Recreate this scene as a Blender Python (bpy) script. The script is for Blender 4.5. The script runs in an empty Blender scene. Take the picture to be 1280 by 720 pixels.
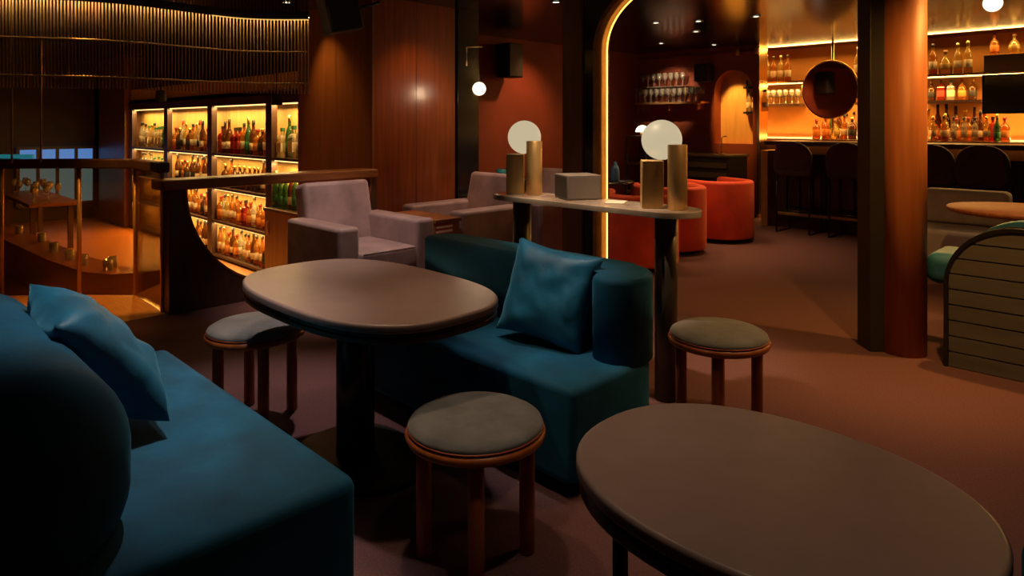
import bpy, bmesh, math, random
from mathutils import Vector, Matrix, noise
random.seed(7)
SC = bpy.context.scene
COL = SC.collection
PI = math.pi
C45 = math.sqrt(0.5)
F, CX, HY, HC = 845.0, 640.0, 155.0, 1.35      # focal length (px), principal column, horizon row, eye height (m)

# ------------------------------------------------------------------ camera, world, exposure
cd = bpy.data.cameras.new('camera'); cam = bpy.data.objects.new('camera', cd); COL.objects.link(cam)
cam.location = (0, 0, HC); cam.rotation_euler = (PI/2, 0, 0)
cd.sensor_width = 36; cd.lens = F/1280*36; cd.shift_y = -(360-HY)/1280; cd.clip_start = .05
SC.camera = cam
wd = bpy.data.worlds.new('world'); SC.world = wd; wd.use_nodes = True
wd.node_tree.nodes['Background'].inputs[0].default_value = (.02, .012, .008, 1)
wd.node_tree.nodes['Background'].inputs[1].default_value = .3
SC.view_settings.view_transform = 'Standard'; SC.view_settings.look = 'None'
SC.view_settings.exposure = 0.0; SC.view_settings.gamma = 1.0; SC.view_settings.use_curve_mapping = False

# building grid: s runs along the sofas, t across them; both at 45 degrees to the view
RZ = -PI/4
def W(s, t, z=0): return Vector((C45*(s+t), C45*(t-s), z))
def at(px, py, Y): r = (px-CX)/F; return Vector((r*Y, Y, HC-(py-HY)*Y/F))
def on(px, py, z):
    Y = (HC-z)*F/(py-HY); return at(px, py, Y)
def st(v): return (C45*(v.x-v.y), C45*(v.x+v.y))
def s_at(px, t): r = (px-CX)/F; return -t*(1-r)/(1+r)
def t_at(px, s): r = (px-CX)/F; return -s*(1+r)/(1-r)

WARM = (1, .56, .22); WARM2 = (1, .70, .42); AMB = (1, .47, .10); RED = (1, .42, .17)
def light(kind, name, loc, power, col, parent=None, target=None, rot=None, **kw):
    ld = bpy.data.lights.new(name, kind); ld.energy = power; ld.color = col
    for k, v in kw.items(): setattr(ld, k, v)
    o = bpy.data.objects.new(name, ld); COL.objects.link(o); o.location = loc
    if target is not None:
        o.rotation_euler = (Vector(target)-Vector(loc)).to_track_quat('-Z', 'Y').to_euler()
    if rot is not None: o.rotation_euler = rot
    if parent is not None: o.parent = parent
    return o

# ------------------------------------------------------------------ materials
M = {}
def new_mat(name):
    m = bpy.data.materials.new(name); m.use_nodes = True
    M[name] = m; return m, m.node_tree, m.node_tree.nodes['Principled BSDF']
def mat(name, col, rough=.5, metal=0, var=0, scale=8, stretch=(1, 1, 1), bump=0, bscale=None, sheen=0, spec=.5, coat=0, col2=None, sheen_col=None):
    m, nt, b = new_mat(name)
    b.inputs['Base Color'].default_value = (*col, 1); b.inputs['Roughness'].default_value = rough
    b.inputs['Metallic'].default_value = metal; b.inputs['Specular IOR Level'].default_value = spec
    b.inputs['Sheen Weight'].default_value = sheen
    if sheen_col: b.inputs['Sheen Tint'].default_value = (*sheen_col, 1)
    b.inputs['Sheen Roughness'].default_value = .4
    b.inputs['Coat Weight'].default_value = coat; b.inputs['Coat Roughness'].default_value = .12
    if var or bump or col2:
        tc = nt.nodes.new('ShaderNodeTexCoord'); mp = nt.nodes.new('ShaderNodeMapping')
        mp.inputs['Scale'].default_value = stretch; nt.links.new(tc.outputs['Object'], mp.inputs[0])
        n = nt.nodes.new('ShaderNodeTexNoise'); n.inputs['Scale'].default_value = scale; n.inputs['Detail'].default_value = 6
        nt.links.new(mp.outputs[0], n.inputs['Vector'])
        if var or col2:
            r = nt.nodes.new('ShaderNodeValToRGB'); r.color_ramp.elements[0].position = .3; r.color_ramp.elements[1].position = .7
            a = col2 if col2 else tuple(c*(1-var) for c in col); z = col if col2 else tuple(min(1, c*(1+var)) for c in col)
            r.color_ramp.elements[0].color = (*a, 1); r.color_ramp.elements[1].color = (*z, 1)
            nt.links.new(n.outputs['Fac'], r.inputs[0]); nt.links.new(r.outputs[0], b.inputs['Base Color'])
        if bump:
            n2 = n
            if bscale:
                n2 = nt.nodes.new('ShaderNodeTexNoise'); n2.inputs['Scale'].default_value = bscale; n2.inputs['Detail'].default_value = 3
                nt.links.new(tc.outputs['Object'], n2.inputs['Vector'])
            bp = nt.nodes.new('ShaderNodeBump'); bp.inputs['Strength'].default_value = bump; bp.inputs['Distance'].default_value = .01
            nt.links.new(n2.outputs['Fac'], bp.inputs['Height']); nt.links.new(bp.outputs[0], b.inputs['Normal'])
    return m
def emit(name, col, strength):
    m, nt, b = new_mat(name)
    b.inputs['Base Color'].default_value = (.02, .02, .02, 1)
    b.inputs['Emission Color'].default_value = (*col, 1); b.inputs['Emission Strength'].default_value = strength
    return m
def glass(name, col, gloss=.12, rough=.03, body=0, body_col=(1, 1, 1)):
    m = bpy.data.materials.new(name); m.use_nodes = True; nt = m.node_tree; nt.nodes.clear(); M[name] = m
    out = nt.nodes.new('ShaderNodeOutputMaterial'); tr = nt.nodes.new('ShaderNodeBsdfTransparent'); gl = nt.nodes.new('ShaderNodeBsdfGlossy')
    tr.inputs[0].default_value = (*col, 1); gl.inputs['Roughness'].default_value = rough
    lw = nt.nodes.new('ShaderNodeFresnel'); lw.inputs['IOR'].default_value = 1.45
    ad = nt.nodes.new('ShaderNodeMath'); ad.operation = 'MULTIPLY_ADD'; ad.inputs[1].default_value = .8; ad.inputs[2].default_value = gloss*.3
    nt.links.new(lw.outputs[0], ad.inputs[0])
    src = tr
    if body:
        df = nt.nodes.new('ShaderNodeBsdfDiffuse'); df.inputs[0].default_value = (*body_col, 1)
        mb = nt.nodes.new('ShaderNodeMixShader'); mb.inputs[0].default_value = body
        nt.links.new(tr.outputs[0], mb.inputs[1]); nt.links.new(df.outputs[0], mb.inputs[2]); src = mb
    mx = nt.nodes.new('ShaderNodeMixShader'); nt.links.new(ad.outputs[0], mx.inputs[0])
    nt.links.new(src.outputs[0], mx.inputs[1]); nt.links.new(gl.outputs[0], mx.inputs[2]); nt.links.new(mx.outputs[0], out.inputs[0])
    return m

mat('carpet', (.150, .073, .080), .95, var=.16, scale=120, bump=.5, bscale=260, spec=.1)
mat('ceiling', (.010, .008, .008), .16, var=.2, scale=3, spec=.6)
mat('dark_wall', (.05, .024, .016), .6, var=.2, scale=4)
mat('timber_floor', (.42, .17, .04), .35, var=.2, scale=5, stretch=(1, 12, 1))
mat('wood_red', (.25, .058, .017), .3, col2=(.15, .033, .010), scale=3.2, stretch=(9, 9, .5), bump=.04, coat=.15)
mat('wood_brown', (.25, .10, .035), .35, col2=(.16, .06, .02), scale=3, stretch=(9, 9, .5), bump=.04)
mat('wood_dark', (.070, .030, .018), .4, col2=(.045, .018, .010), scale=4, stretch=(6, 6, 1), bump=.03)
mat('wood_rail', (.26, .09, .03), .33, col2=(.15, .05, .017), scale=6, stretch=(1, 1, 8))
mat('column_wood', (.46, .155, .045), .55, col2=(.30, .085, .024), scale=3.5, stretch=(7, 7, .45), bump=.05)
mat('stool_wood', (.44, .12, .03), .35, col2=(.30, .075, .018), scale=6, stretch=(4, 4, .6))
mat('red_wall', (.35, .080, .037), .55, var=.12, scale=2.5)
mat('black_metal', (.012, .011, .011), .32, 0, var=.2, scale=20, spec=.5)
mat('black_matte', (.012, .010, .010), .65)
mat('black_gloss', (.012, .011, .012), .14, spec=.6)
mat('post_steel', (.035, .030, .028), .42, .3, var=.15, scale=5)
mat('bronze', (.55, .30, .10), .45, .6, var=.15, scale=10)
mat('rod_bronze', (.30, .19, .085), .5, .35)
mat('gold', (.85, .55, .18), .25, 1)
mat('brass', (.66, .42, .17), .45, .55, var=.25, scale=7, stretch=(1, 1, .5), bump=.05)
mat('grey_leg', (.085, .07, .058), .35, .5, var=.15, scale=8)
mat('teal_velvet', (.004, .074, .150), .75, var=.4, scale=4.5, bump=.14, bscale=22, sheen=.25, sheen_col=(.12, .5, .75), spec=.25)
mat('teal_pillow', (.010, .115, .215), .5, var=.4, scale=6, bump=.3, bscale=13, sheen=.4, sheen_col=(.2, .65, .95), spec=.4)
mat('teal_leather', (.02, .11, .22), .45, var=.2, scale=6)
mat('mauve_velvet', (.27, .175, .190), .55, var=.25, scale=6, bump=.1, bscale=22, sheen=.4, sheen_col=(1, .8, .85))
mat('grey_fabric', (.42, .36, .37), .8, var=.15, scale=8)
mat('stool_fabric', (.170, .172, .185), .8, var=.28, scale=9, bump=.15, bscale=60, sheen=.3)
mat('stool_piping', (.36, .07, .025), .5)
mat('plum_velvet', (.055, .024, .034), .7, var=.2, scale=7, sheen=.4, sheen_col=(.8, .5, .6))
mat('red_velvet', (.62, .052, .018), .7, var=.25, scale=4, bump=.1, bscale=20, sheen=.35, sheen_col=(1, .35, .2))
mat('table_top', (.255, .175, .160), .36, var=.06, scale=14, spec=.4)
mat('table_edge', (.30, .19, .12), .3, .35)
mat('marble', (.22, .15, .12), .18, col2=(.50, .42, .36), scale=5, stretch=(1, 1, 1))
mat('plank_grey', (.088, .082, .085), .6, var=.18, scale=5, stretch=(1, 6, 6), bump=.05)
mat('ochre_panel', (.70, .42, .13), .5, var=.12, scale=3, stretch=(5, 5, .5))
mat('amber_plaster', (.62, .26, .05), .6, var=.22, scale=2.2)
mat('rib_red', (.45, .05, .03), .5)
mat('rib_white', (.70, .55, .46), .5)
mat('box_grey', (.20, .165, .15), .5, var=.1, scale=6)
mat('charcoal', (.035, .032, .034), .5)
mat('teal_glaze', (.03, .24, .30), .25)
mat('blue_glaze', (.10, .30, .62), .2)
mat('paper', (.75, .66, .55), .7)
mat('silver', (.8, .75, .68), .25, 1)
mat('mirror', (.72, .66, .62), .03, 1)
mat('mirror_smoke', (.45, .42, .42), .1, 1)
mat('olive_slat', (.12, .085, .045), .5, var=.15, scale=6)
mat('cap_black', (.02, .016, .014), .4); mat('cap_gold', (.75, .5, .16), .3, 1); mat('cap_red', (.35, .03, .02), .4)
mat('cap_green', (.03, .16, .06), .4); mat('cap_wood', (.3, .15, .06), .6)
mat('lab_cream', (.75, .62, .42), .7); mat('lab_black', (.03, .025, .02), .6); mat('lab_red', (.50, .05, .03), .6)
mat('lab_orange', (.72, .26, .04), .6); mat('lab_green', (.04, .22, .10), .6); mat('lab_gold', (.6, .42, .15), .4, .5)
G = {'amber': (.78, .32, .05), 'brown': (.30, .10, .02), 'clear': (.88, .80, .60), 'green': (.14, .32, .10), 'ruby': (.62, .07, .03), 'yellow': (.85, .60, .14)}
for k, v in G.items(): glass('bot_'+k, v, .1, body=.30, body_col=tuple(min(1, x*.8) for x in v))
glass('clear_glass', (.93, .90, .82), .35, body=.2, body_col=(.9, .85, .75))
glass('amber_pane', (.86, .66, .40), .06, .02, body=.035, body_col=(.6, .25, .06))
emit('globe_glow', (1, .82, .52), .55)
emit('globe_small', (1, .88, .66), 1.6)
emit('led_gold', (1, .48, .08), 3.5)
emit('led_warm', (1, .62, .20), 2.2)
emit('led_rod', (1, .62, .22), 34)
emit('led_line', (1, .58, .14), .9)
emit('lens_glow', (1, .82, .58), 4)
emit('blue_glow', (.12, .30, .72), .60)
emit('teal_glow', (.04, .42, .50), .28)

# ------------------------------------------------------------------ mesh building
class MB:
    def __init__(self): self.bm = bmesh.new()
    def _add(self, verts, faces, smooth=False, mi=0):
        vs = [self.bm.verts.new(v) for v in verts]; fs = []
        for f in faces:
            try:
                q = self.bm.faces.new([vs[i] for i in f]); q.smooth = smooth; q.material_index = mi; fs.append(q)
            except ValueError: pass
        return vs, fs
    def box(self, x0, x1, y0, y1, z0, z1, bev=0, seg=2, mi=0, mtx=None):
        vs = [(x, y, z) for z in (z0, z1) for y in (y0, y1) for x in (x0, x1)]
        if mtx is not None: vs = [mtx @ Vector(v) for v in vs]
        v, f = self._add(vs, [(0, 2, 3, 1), (4, 5, 7, 6), (0, 1, 5, 4), (2, 6, 7, 3), (0, 4, 6, 2), (1, 3, 7, 5)], False, mi)
        if bev:
            es = list({e for q in f for e in q.edges})
            r = bmesh.ops.bevel(self.bm, geom=es, offset=bev, segments=seg, profile=.5, affect='EDGES')
            for q in r['faces']: q.smooth = True; q.material_index = mi
            if seg > 2:
                for q in f:
                    if q.is_valid: q.smooth = True
        return self
    def lathe(self, prof, seg=24, c=(0, 0, 0), cap=True, sx=1, sy=1, mis=None, rot=0, smooth=True):
        vs = []; fs = []; n = len(prof)
        for (r, z) in prof:
            for k in range(seg):
                a = 2*PI*k/seg+rot; vs.append((c[0]+r*math.cos(a)*sx, c[1]+r*math.sin(a)*sy, c[2]+z))
        ms = []
        for i in range(n-1):
            for k in range(seg):
                k2 = (k+1) % seg; fs.append((i*seg+k, i*seg+k2, (i+1)*seg+k2, (i+1)*seg+k)); ms.append(mis[i] if mis else 0)
        b = [self.bm.verts.new(v) for v in vs]
        for f, m_ in zip(fs, ms):
            q = self.bm.faces.new([b[i] for i in f]); q.smooth = smooth; q.material_index = m_
        if cap:
            for i, rev in ((0, True), (n-1, False)):
                if prof[i][0] > 1e-5:
                    ring = [b[i*seg+k] for k in range(seg)]
                    if rev: ring.reverse()
                    q = self.bm.faces.new(ring); q.material_index = mis[max(0, min(i, len(mis)-1))] if mis else 0
        return self
    def cyl(self, x, y, z0, z1, r, r2=None, seg=20, bev=0):
        r2 = r if r2 is None else r2
        pr = [(r, z0), (r2, z1)] if not bev else [(r-bev, z0), (r, z0+bev), (r2, z1-bev), (r2-bev, z1)]
        return self.lathe(pr, seg, (x, y, 0))
    def sphere(self, c, r, seg=24, sz=1, z_lo=-1):
        pr = []; n = seg//2
        for i in range(n+1):
            a = -PI/2+PI*i/n
            if math.sin(a) >= z_lo-1e-6: pr.append((max(r*math.cos(a), 1e-6), r*math.sin(a)*sz))
        return self.lathe(pr, seg, c, cap=False)
    def tube(self, pts, r, seg=8, closed=False):
        pts = [Vector(p) for p in pts]; n = len(pts); rings = []
        for i, p in enumerate(pts):
            a = pts[i-1] if (i or closed) else p; b = pts[(i+1) % n] if (i < n-1 or closed) else p
            d = (b-a).normalized(); up = Vector((0, 0, 1)) if abs(d.z) < .9 else Vector((1, 0, 0))
            u = d.cross(up).normalized(); v = u.cross(d)
            rings.append([self.bm.verts.new(p+r*(math.cos(2*PI*k/seg)*u+math.sin(2*PI*k/seg)*v)) for k in range(seg)])
        m = n if closed else n-1
        for i in range(m):
            A, B = rings[i], rings[(i+1) % n]
            for k in range(seg):
                q = self.bm.faces.new([A[k], A[(k+1) % seg], B[(k+1) % seg], B[k]]); q.smooth = True
        if not closed:
            self.bm.faces.new(list(rings[0])[::-1]); self.bm.faces.new(rings[-1])
        return self
    def prism(self, outline, a0, a1, bev_top=0, bev_bot=0, seg=4, axis='z', smooth=True, mi=0):
        """outline in the two axes other than `axis`, extruded along it"""
        def P(u, v, a): return {'z': (u, v, a), 'y': (u, a, v), 'x': (a, u, v)}[axis]
        n = len(outline)
        lo = [self.bm.verts.new(P(u, v, a0)) for u, v in outline]; hi = [self.bm.verts.new(P(u, v, a1)) for u, v in outline]
        f0 = self.bm.faces.new(lo[::-1]); f1 = self.bm.faces.new(hi); fs = [f0, f1]
        for i in range(n):
            q = self.bm.faces.new([lo[i], lo[(i+1) % n], hi[(i+1) % n], hi[i]]); q.smooth = smooth; fs.append(q)
        for q in fs: q.material_index = mi
        for f, bv in ((f0, bev_bot), (f1, bev_top)):
            if bv:
                r = bmesh.ops.bevel(self.bm, geom=list(f.edges), offset=bv, segments=seg, profile=.5, affect='EDGES', clamp_overlap=True)
                for q in r['faces']: q.smooth = True; q.material_index = mi
        return self
    def jitter(self, amp, scale):
        for v in self.bm.verts:
            v.co += v.normal*amp*noise.noise(v.co*scale) if v.normal.length else Vector((0, 0, 0))
        return self
    def mesh(self, name, mats):
        bmesh.ops.recalc_face_normals(self.bm, faces=self.bm.faces)
        me = bpy.data.meshes.new(name); self.bm.to_mesh(me); self.bm.free()
        for m in (mats if isinstance(mats, (list, tuple)) else [mats]): me.materials.append(M[m])
        return me
    def build(self, name, mats, parent=None, loc=(0, 0, 0), rz=0):
        o = bpy.data.objects.new(name, self.mesh(name, mats)); COL.objects.link(o)
        o.location = loc; o.rotation_euler = (0, 0, rz)
        if parent is not None: o.parent = parent
        return o
def tag(o, label=None, cat=None, group=None, kind=None):
    if label: o['label'] = label
    if cat: o['category'] = cat
    if group: o['group'] = group
    if kind: o['kind'] = kind
    return o
def thing(name, label, cat, loc=(0, 0, 0), rz=RZ, group=None):
    o = bpy.data.objects.new(name, None); COL.objects.link(o); o.empty_display_size = .1
    o.location = loc; o.rotation_euler = (0, 0, rz); return tag(o, label, cat, group)
def struct(o): o['kind'] = 'structure'; return o
def dup(root, loc, rz, label=None, group=None):
    def cp(o, par):
        c = o.copy(); COL.objects.link(c)
        if par is not None: c.parent = par
        for ch in o.children: cp(ch, c)
        return c
    r = cp(root, None); r.location = loc; r.rotation_euler = (0, 0, rz)
    if label: r['label'] = label
    if group: r['group'] = group
    return r
def place(me, name, loc, rz, label, cat, group=None):
    o = bpy.data.objects.new(name, me); COL.objects.link(o); o.location = loc; o.rotation_euler = (0, 0, rz)
    return tag(o, label, cat, group)
def rrect(x0, x1, y0, y1, r, n=6, corners=(1, 1, 1, 1)):
    """rounded rectangle, corners in order (x1,y0),(x1,y1),(x0,y1),(x0,y0); corner value scales r"""
    pts = []
    for (cx, cy, a0, k) in ((x1, y0, -PI/2, corners[0]), (x1, y1, 0, corners[1]), (x0, y1, PI/2, corners[2]), (x0, y0, PI, corners[3])):
        R = r*k
        if R <= 1e-6: pts.append((cx, cy)); continue
        ox = cx-R if cx == x1 else cx+R; oy = cy-R if cy == y1 else cy+R
        for i in range(n+1):
            a = a0+PI/2*i/n; pts.append((ox+R*math.cos(a), oy+R*math.sin(a)))
    return pts
def superell(a, b, p, n=72):
    pts = []
    for i in range(n):
        th = 2*PI*i/n; c, s = math.cos(th), math.sin(th)
        pts.append((a*math.copysign(abs(c)**(2/p), c), b*math.copysign(abs(s)**(2/p), s)))
    return pts

# ================================================================== THE SETTING
ZC = 2.5      # ceiling
GRID = dict(loc=(0, 0, 0), rz=RZ)      # meshes written straight in (s, t, z)
def sbox(name, m, s0, s1, t0, t1, z0, z1, bev=0):
    return struct(MB().box(s0, s1, t0, t1, z0, z1, bev).build(name, m, **GRID))
PS = -5.14    # parapet line
fl = MB()
fl.prism([(PS, -3.2), (6.5, -3.2), (6.5, 11.2), (-6.6, 11.2), (-6.6, 4.2), (PS, 3.4)], -.12, 0, smooth=False)
struct(fl.build('floor', 'carpet', **GRID))
struct(MB().prism([(PS-.005, 1.66), (-5.87, 1.67), (-6.2, 1.36), (-6.6, .92), (-7.2, .1), (-7.3, -1.6), (PS-.005, -1.6)], -.45, 0, smooth=False).build('floor_landing', 'timber_floor', **GRID))
sbox('floor_lower', 'timber_floor', -16, PS-.01, -3.2, 3.85, -.55, -.40)
sbox('ceiling', 'ceiling', -16.2, 6.6, -3.3, 11.3, ZC, ZC+.1)
sbox('wall_back', 'dark_wall', -16.2, 6.6, -3.4, -3.2, -.55, ZC)
sbox('wall_right', 'red_wall', 6.5, 6.7, -3.2, 11.2, 0, ZC)
sbox('wall_left', 'dark_wall', -16.2, -16, -3.2, 3.9, -.55, ZC)
sbox('wall_red_side', 'red_wall', -6.65, -6.45, 3.9, 9.6, 0, ZC)
sbox('wall_bar_back', 'amber_plaster', -5.4, 6.5, 10.4, 10.6, 0, ZC)
# red wall with the arched niche
wr = MB()
n0, n1 = s_at(893, 9.4), s_at(941, 9.4)
nw, nm = (n1-n0)/2, (n0+n1)/2
nz0, nz1 = 1.06, 2.15
arch = [(nm+nw*math.cos(PI*i/16), nz1-nw+nw*math.sin(PI*i/16)) for i in range(17)]     # from right springing to left
wr.prism([(-6.45, 0), (-4.38, 0), (-4.38, ZC), (-6.45, ZC), (-6.45, nz0), (n0, nz0)] + arch[::-1] + [(n1, nz0), (n1, nz0-.001), (-6.45, nz0-.001)], 9.4, 9.6, axis='y', smooth=False)
redwall = struct(wr.build('wall_red', 'red_wall', **GRID))
MB().box(n0-.05, n1+.05, 9.6, 9.63, nz0-.05, nz1+.05).build('niche_back', 'ochre_panel', redwall)
MB().box(-4.385, -4.345, 9.36, 9.62, 0, ZC-.002).build('edge_trim', 'gold', redwall)
MB().box(-6.4, -4.39, 9.36, 9.40, 2.40, 2.44).build('picture_rail', 'wood_red', redwall)

# wood block between the lounges: veneer panels proud of a dark core
BT0, BT1 = 3.38, 4.34
blk = struct(MB().box(-6.55, PS-.02, BT0+.02, BT1, -.45, ZC-.001).build('wall_wood_block', 'wood_dark', **GRID))
for (a, b_) in ((-6.5, -5.76), (-5.755, PS)):
    MB().box(a, b_, BT0, BT0+.02, -.4, ZC-.002).build('panel', 'wood_brown', blk)
for (a, b_) in ((BT0+.0205, 3.86), (3.865, BT1)):
    MB().box(PS-.02, PS, a, b_, 0, ZC-.002).build('panel', 'wood_red', blk)
post = struct(MB().box(PS-.3, PS+.02, BT1+.02, t_at(597, PS), 0, ZC-.001, .004).build('wall_black_pier', 'black_gloss', **GRID))

# portal: pier with an illuminated bronze arch
TP = 4.25
sl = s_at(757, TP)
por = MB()
R = .62; zt = 1.92
arc = [(sl+R-R*math.cos(PI/2*i/14), zt+R*math.sin(PI/2*i/14)*.78) for i in range(15)]
por.prism([(s_at(705, TP), 0), (sl-.10, 0), (sl-.10, zt)] + [(x-.10*math.cos(PI/2*i/14), z+.08*math.sin(PI/2*i/14)) for i, (x, z) in enumerate(arc)][1:] + [(-1.3, arc[-1][1]+.08), (-1.3, ZC-.001), (s_at(705, TP), ZC-.001)][:], TP, TP+.18, axis='y', smooth=False)
portal = struct(por.build('wall_portal', 'black_gloss', **GRID))
MB().box(s_at(705, TP)-.0, s_at(729, TP), TP-.02, TP, 0, ZC-.002).build('panel', 'wood_brown', portal)
def ribbon(path, w0, w1, y0, y1):
    mb = MB(); n = len(path); rows = []
    for i, (x, z) in enumerate(path):
        a = path[max(0, i-1)]; b = path[min(n-1, i+1)]; d = Vector((b[0]-a[0], b[1]-a[1])).normalized(); nx, nz = -d.y, d.x
        rows.append([mb.bm.verts.new(p) for p in ((x+nx*w0, y0, z+nz*w0), (x+nx*w1, y0, z+nz*w1), (x+nx*w1, y1, z+nz*w1), (x+nx*w0, y1, z+nz*w0))])
    for i in range(n-1):
        for k in range(4):
            q = mb.bm.faces.new([rows[i][k], rows[i][(k+1) % 4], rows[i+1][(k+1) % 4], rows[i+1][k]]); q.smooth = k in (1, 3)
    mb.bm.faces.new(rows[0]); mb.bm.faces.new(rows[-1][::-1]); return mb
pth = [(sl, .0), (sl, .5), (sl, 1.0), (sl, 1.5)] + arc + [(-1.32, arc[-1][1])]
archf = thing('light_arch', 'bronze arch frame glowing gold, rising behind the lamp console', 'arch light', W(0, 0, 0))
ribbon(pth, 0, .03, TP-.12, TP-.001).build('frame', 'bronze', archf)
ribbon(pth, -.022, -.013, TP-.009, TP-.001).build('led_strip', 'led_gold', archf)
ribbon(pth, -.006, -.001, TP-.12, TP).build('inner_edge', 'bronze', archf)

# ================================================================== LEFT: parapet, glass, rods, bottle wall
pp = MB()
ct, cz, cr = 2.55, .88, .78
hole = [(ct+cr*math.cos(PI+PI*i/28), cz+cr*math.sin(PI+PI*i/28)) for i in range(29)]
pp.prism([(1.66, -.4), (BT0, -.4), (BT0, cz)] + hole[::-1] + [(1.66, cz)], PS-.06, PS+.06, axis='x', smooth=False)
par = struct(pp.build('wall_parapet', 'wood_dark', **GRID))
ed = MB()
hs = [(ct+(cr+.004)*math.cos(PI+PI*i/28), cz+(cr+.004)*math.sin(PI+PI*i/28)) for i in range(29)]
for i in range(28):
    (a, b_), (c_, d_) = hs[i], hs[i+1]; (e, f), (g, h) = hole[i], hole[i+1]
    k = .012/cr
    q = ed.bm.faces.new([ed.bm.verts.new(v) for v in ((PS-.065, e+(ct-e)*k, f+(cz-f)*k), (PS-.065, g+(ct-g)*k, h+(cz-h)*k), (PS+.065, g+(ct-g)*k, h+(cz-h)*k), (PS+.065, e+(ct-e)*k, f+(cz-f)*k))])
    q = ed.bm.faces.new([ed.bm.verts.new(v) for v in ((PS+.065, a, b_), (PS+.065, c_, d_), (PS+.065, g+(ct-g)*k, h+(cz-h)*k), (PS+.065, e+(ct-e)*k, f+(cz-f)*k))])
ed.build('opening_lining', 'wood_rail', par)
MB().box(PS-.13, PS+.10, 1.60, BT0-.002, .88, .955, .012, 3).build('handrail', 'wood_rail', par)
# curved glass balustrade round the landing
gp = [(PS-.07, 1.66), (-5.87, 1.67), (-6.2, 1.36), (-6.6, .92), (-7.2, .1), (-7.3, -1.6)]
bal = thing('glass_balustrade', 'amber tinted glass balustrade with a dark wood top rail beside the landing', 'balustrade', W(0, 0, 0))
for (a, b_) in zip(gp[:-1], gp[1:]):
    d = Vector((b_[0]-a[0], b_[1]-a[1])); L = d.length; an = math.atan2(d.y, d.x)
    o = MB().box(.012, L-.012, -.006, .006, .005, 1.0).build('pane', 'amber_pane', bal, (a[0], a[1], 0), an)
    MB().box(-.02, L+.02, -.045, .045, 1.0, 1.075, .01).build('top_rail', 'wood_dark', bal, (a[0], a[1], 0), an)
for a in gp[:-1]: MB().cyl(a[0], a[1], 0, 1.0, .016, seg=10).build('post', 'bronze', bal)
MB().tube([(-6.42, 1.10, 1.095), (-6.6, .92, 1.095), (-7.2, .1, 1.095)], .016, 8).build('light_tube', 'teal_glow', bal)

# hanging rod screen
ctl = [at(-90, 0, 4.45), at(0, 0, 4.6), at(150, 0, 4.86), at(300, 0, 5.5), at(386, 0, 5.58)]
ctl = [Vector((p.x, p.y)) for p in ctl]
def spl(u):
    i = min(int(u), len(ctl)-2); f = u-i
    p0 = ctl[max(0, i-1)]; p1 = ctl[i]; p2 = ctl[i+1]; p3 = ctl[min(len(ctl)-1, i+2)]
    return .5*((2*p1)+(-p0+p2)*f+(2*p0-5*p1+4*p2-p3)*f*f+(-p0+3*p1-3*p2+p3)*f**3)
samp = [spl(i*.002) for i in range(int((len(ctl)-1)/.002)+1)]
scr = thing('rod_screen', 'curved hanging screen of thin bronze rods above the wood parapet', 'screen', (0, 0, 0), 0)
zb = 1.60
rod_me = None; last = -999; k = 0
for p in samp:
    px = CX+F*p.x/p.y
    if px-last >= 4.15:
        last = px; k += 1
        if rod_me is None: rod_me = MB().cyl(0, 0, zb, ZC-.002, .0062, seg=6).mesh('rod', 'rod_bronze')
        o = bpy.data.objects.new('rod', rod_me); COL.objects.link(o); o.location = (p.x, p.y, 0); o.parent = scr
for z in (1.945, 1.685):
    MB().tube([(p.x, p.y, z) for p in samp[::60]], .008, 6).build('rail', 'rod_bronze', scr)
ss_ = samp[::40]
fr = [Vector((p.x, p.y))*(1-.045/p.length) for p in ss_]
MB().tube([(p.x, p.y, 2.222) for p in fr], .006, 6).build('led_tube', 'led_rod', scr)
for (nm_, off, z0_, z1_, sel) in (('light_hood', .062, 2.203, 2.262, fr), ('light_hood_cap', .0, 2.258, 2.264, fr)):  # hood put in to hide the glowing tube from the camera
    mb = MB(); n_ = len(sel); rw = []
    for p in sel:
        a_ = p*(1-.02/p.length); b2 = p*(1+.05/p.length) if off == 0 else p*(1-.017/p.length)
        rw.append([mb.bm.verts.new(v) for v in ((a_.x, a_.y, z0_), (a_.x, a_.y, z1_), (b2.x, b2.y, z1_), (b2.x, b2.y, z0_))])
    for i in range(n_-1):
        for q_ in range(4): mb.bm.faces.new([rw[i][q_], rw[i][(q_+1) % 4], rw[i+1][(q_+1) % 4], rw[i+1][q_]])
    mb.build(nm_, 'black_matte', scr)
MB().tube([(p.x*.994, p.y*.994, 2.198) for p in fr[-17:]], .005, 6).build('led_line', 'led_line', scr)
for px_ in (8, 45):
    v = min(samp, key=lambda p: abs(CX+F*p.x/p.y-px_)); MB().cyl(v.x, v.y+.05, 1.08, ZC-.01, .007, seg=6).build('long_rod', 'rod_bronze', scr)

# bottle wall
TS = 3.5
SB = [-12.56, -10.86, -9.17, -7.44, -5.9]
ZS = [-.35, .09, .53, .97]; ZT = 1.585
bw = thing('bottle_wall', 'tall amber lit bottle shelving with dark wood posts beyond the parapet', 'shelving', W(0, 0, 0))
for s in SB[:-1]: MB().box(s-.075, s+.075, TS, TS+.07, -.40, ZT+.06).build('upright', 'wood_dark', bw)
MB().box(-12.7, -5.9, TS, TS+.32, ZT, ZT+.10).build('top_beam', 'wood_dark', bw)
MB().box(-12.7, -5.9, TS+.20, TS+.33, -.40, ZT).build('back_panel', 'ochre_panel', bw)
for i in range(4):
    for z in ZS:
        if i == 3 and z < .6: continue
        MB().box(SB[i]+.075, SB[i+1]-(.075 if i < 3 else 0), TS+.005, TS+.20, z-.03, z).build('shelf', 'wood_dark', bw)
MB().box(SB[3]+.075, SB[4], TS-.1, TS+.30, .38, .41).build('shelf', 'wood_dark', bw)
cdo = MB().box(SB[3]+.075, SB[4], TS-.08, TS+.18, -.4, .38).build('cabinet_door', 'wood_brown', bw)
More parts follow.
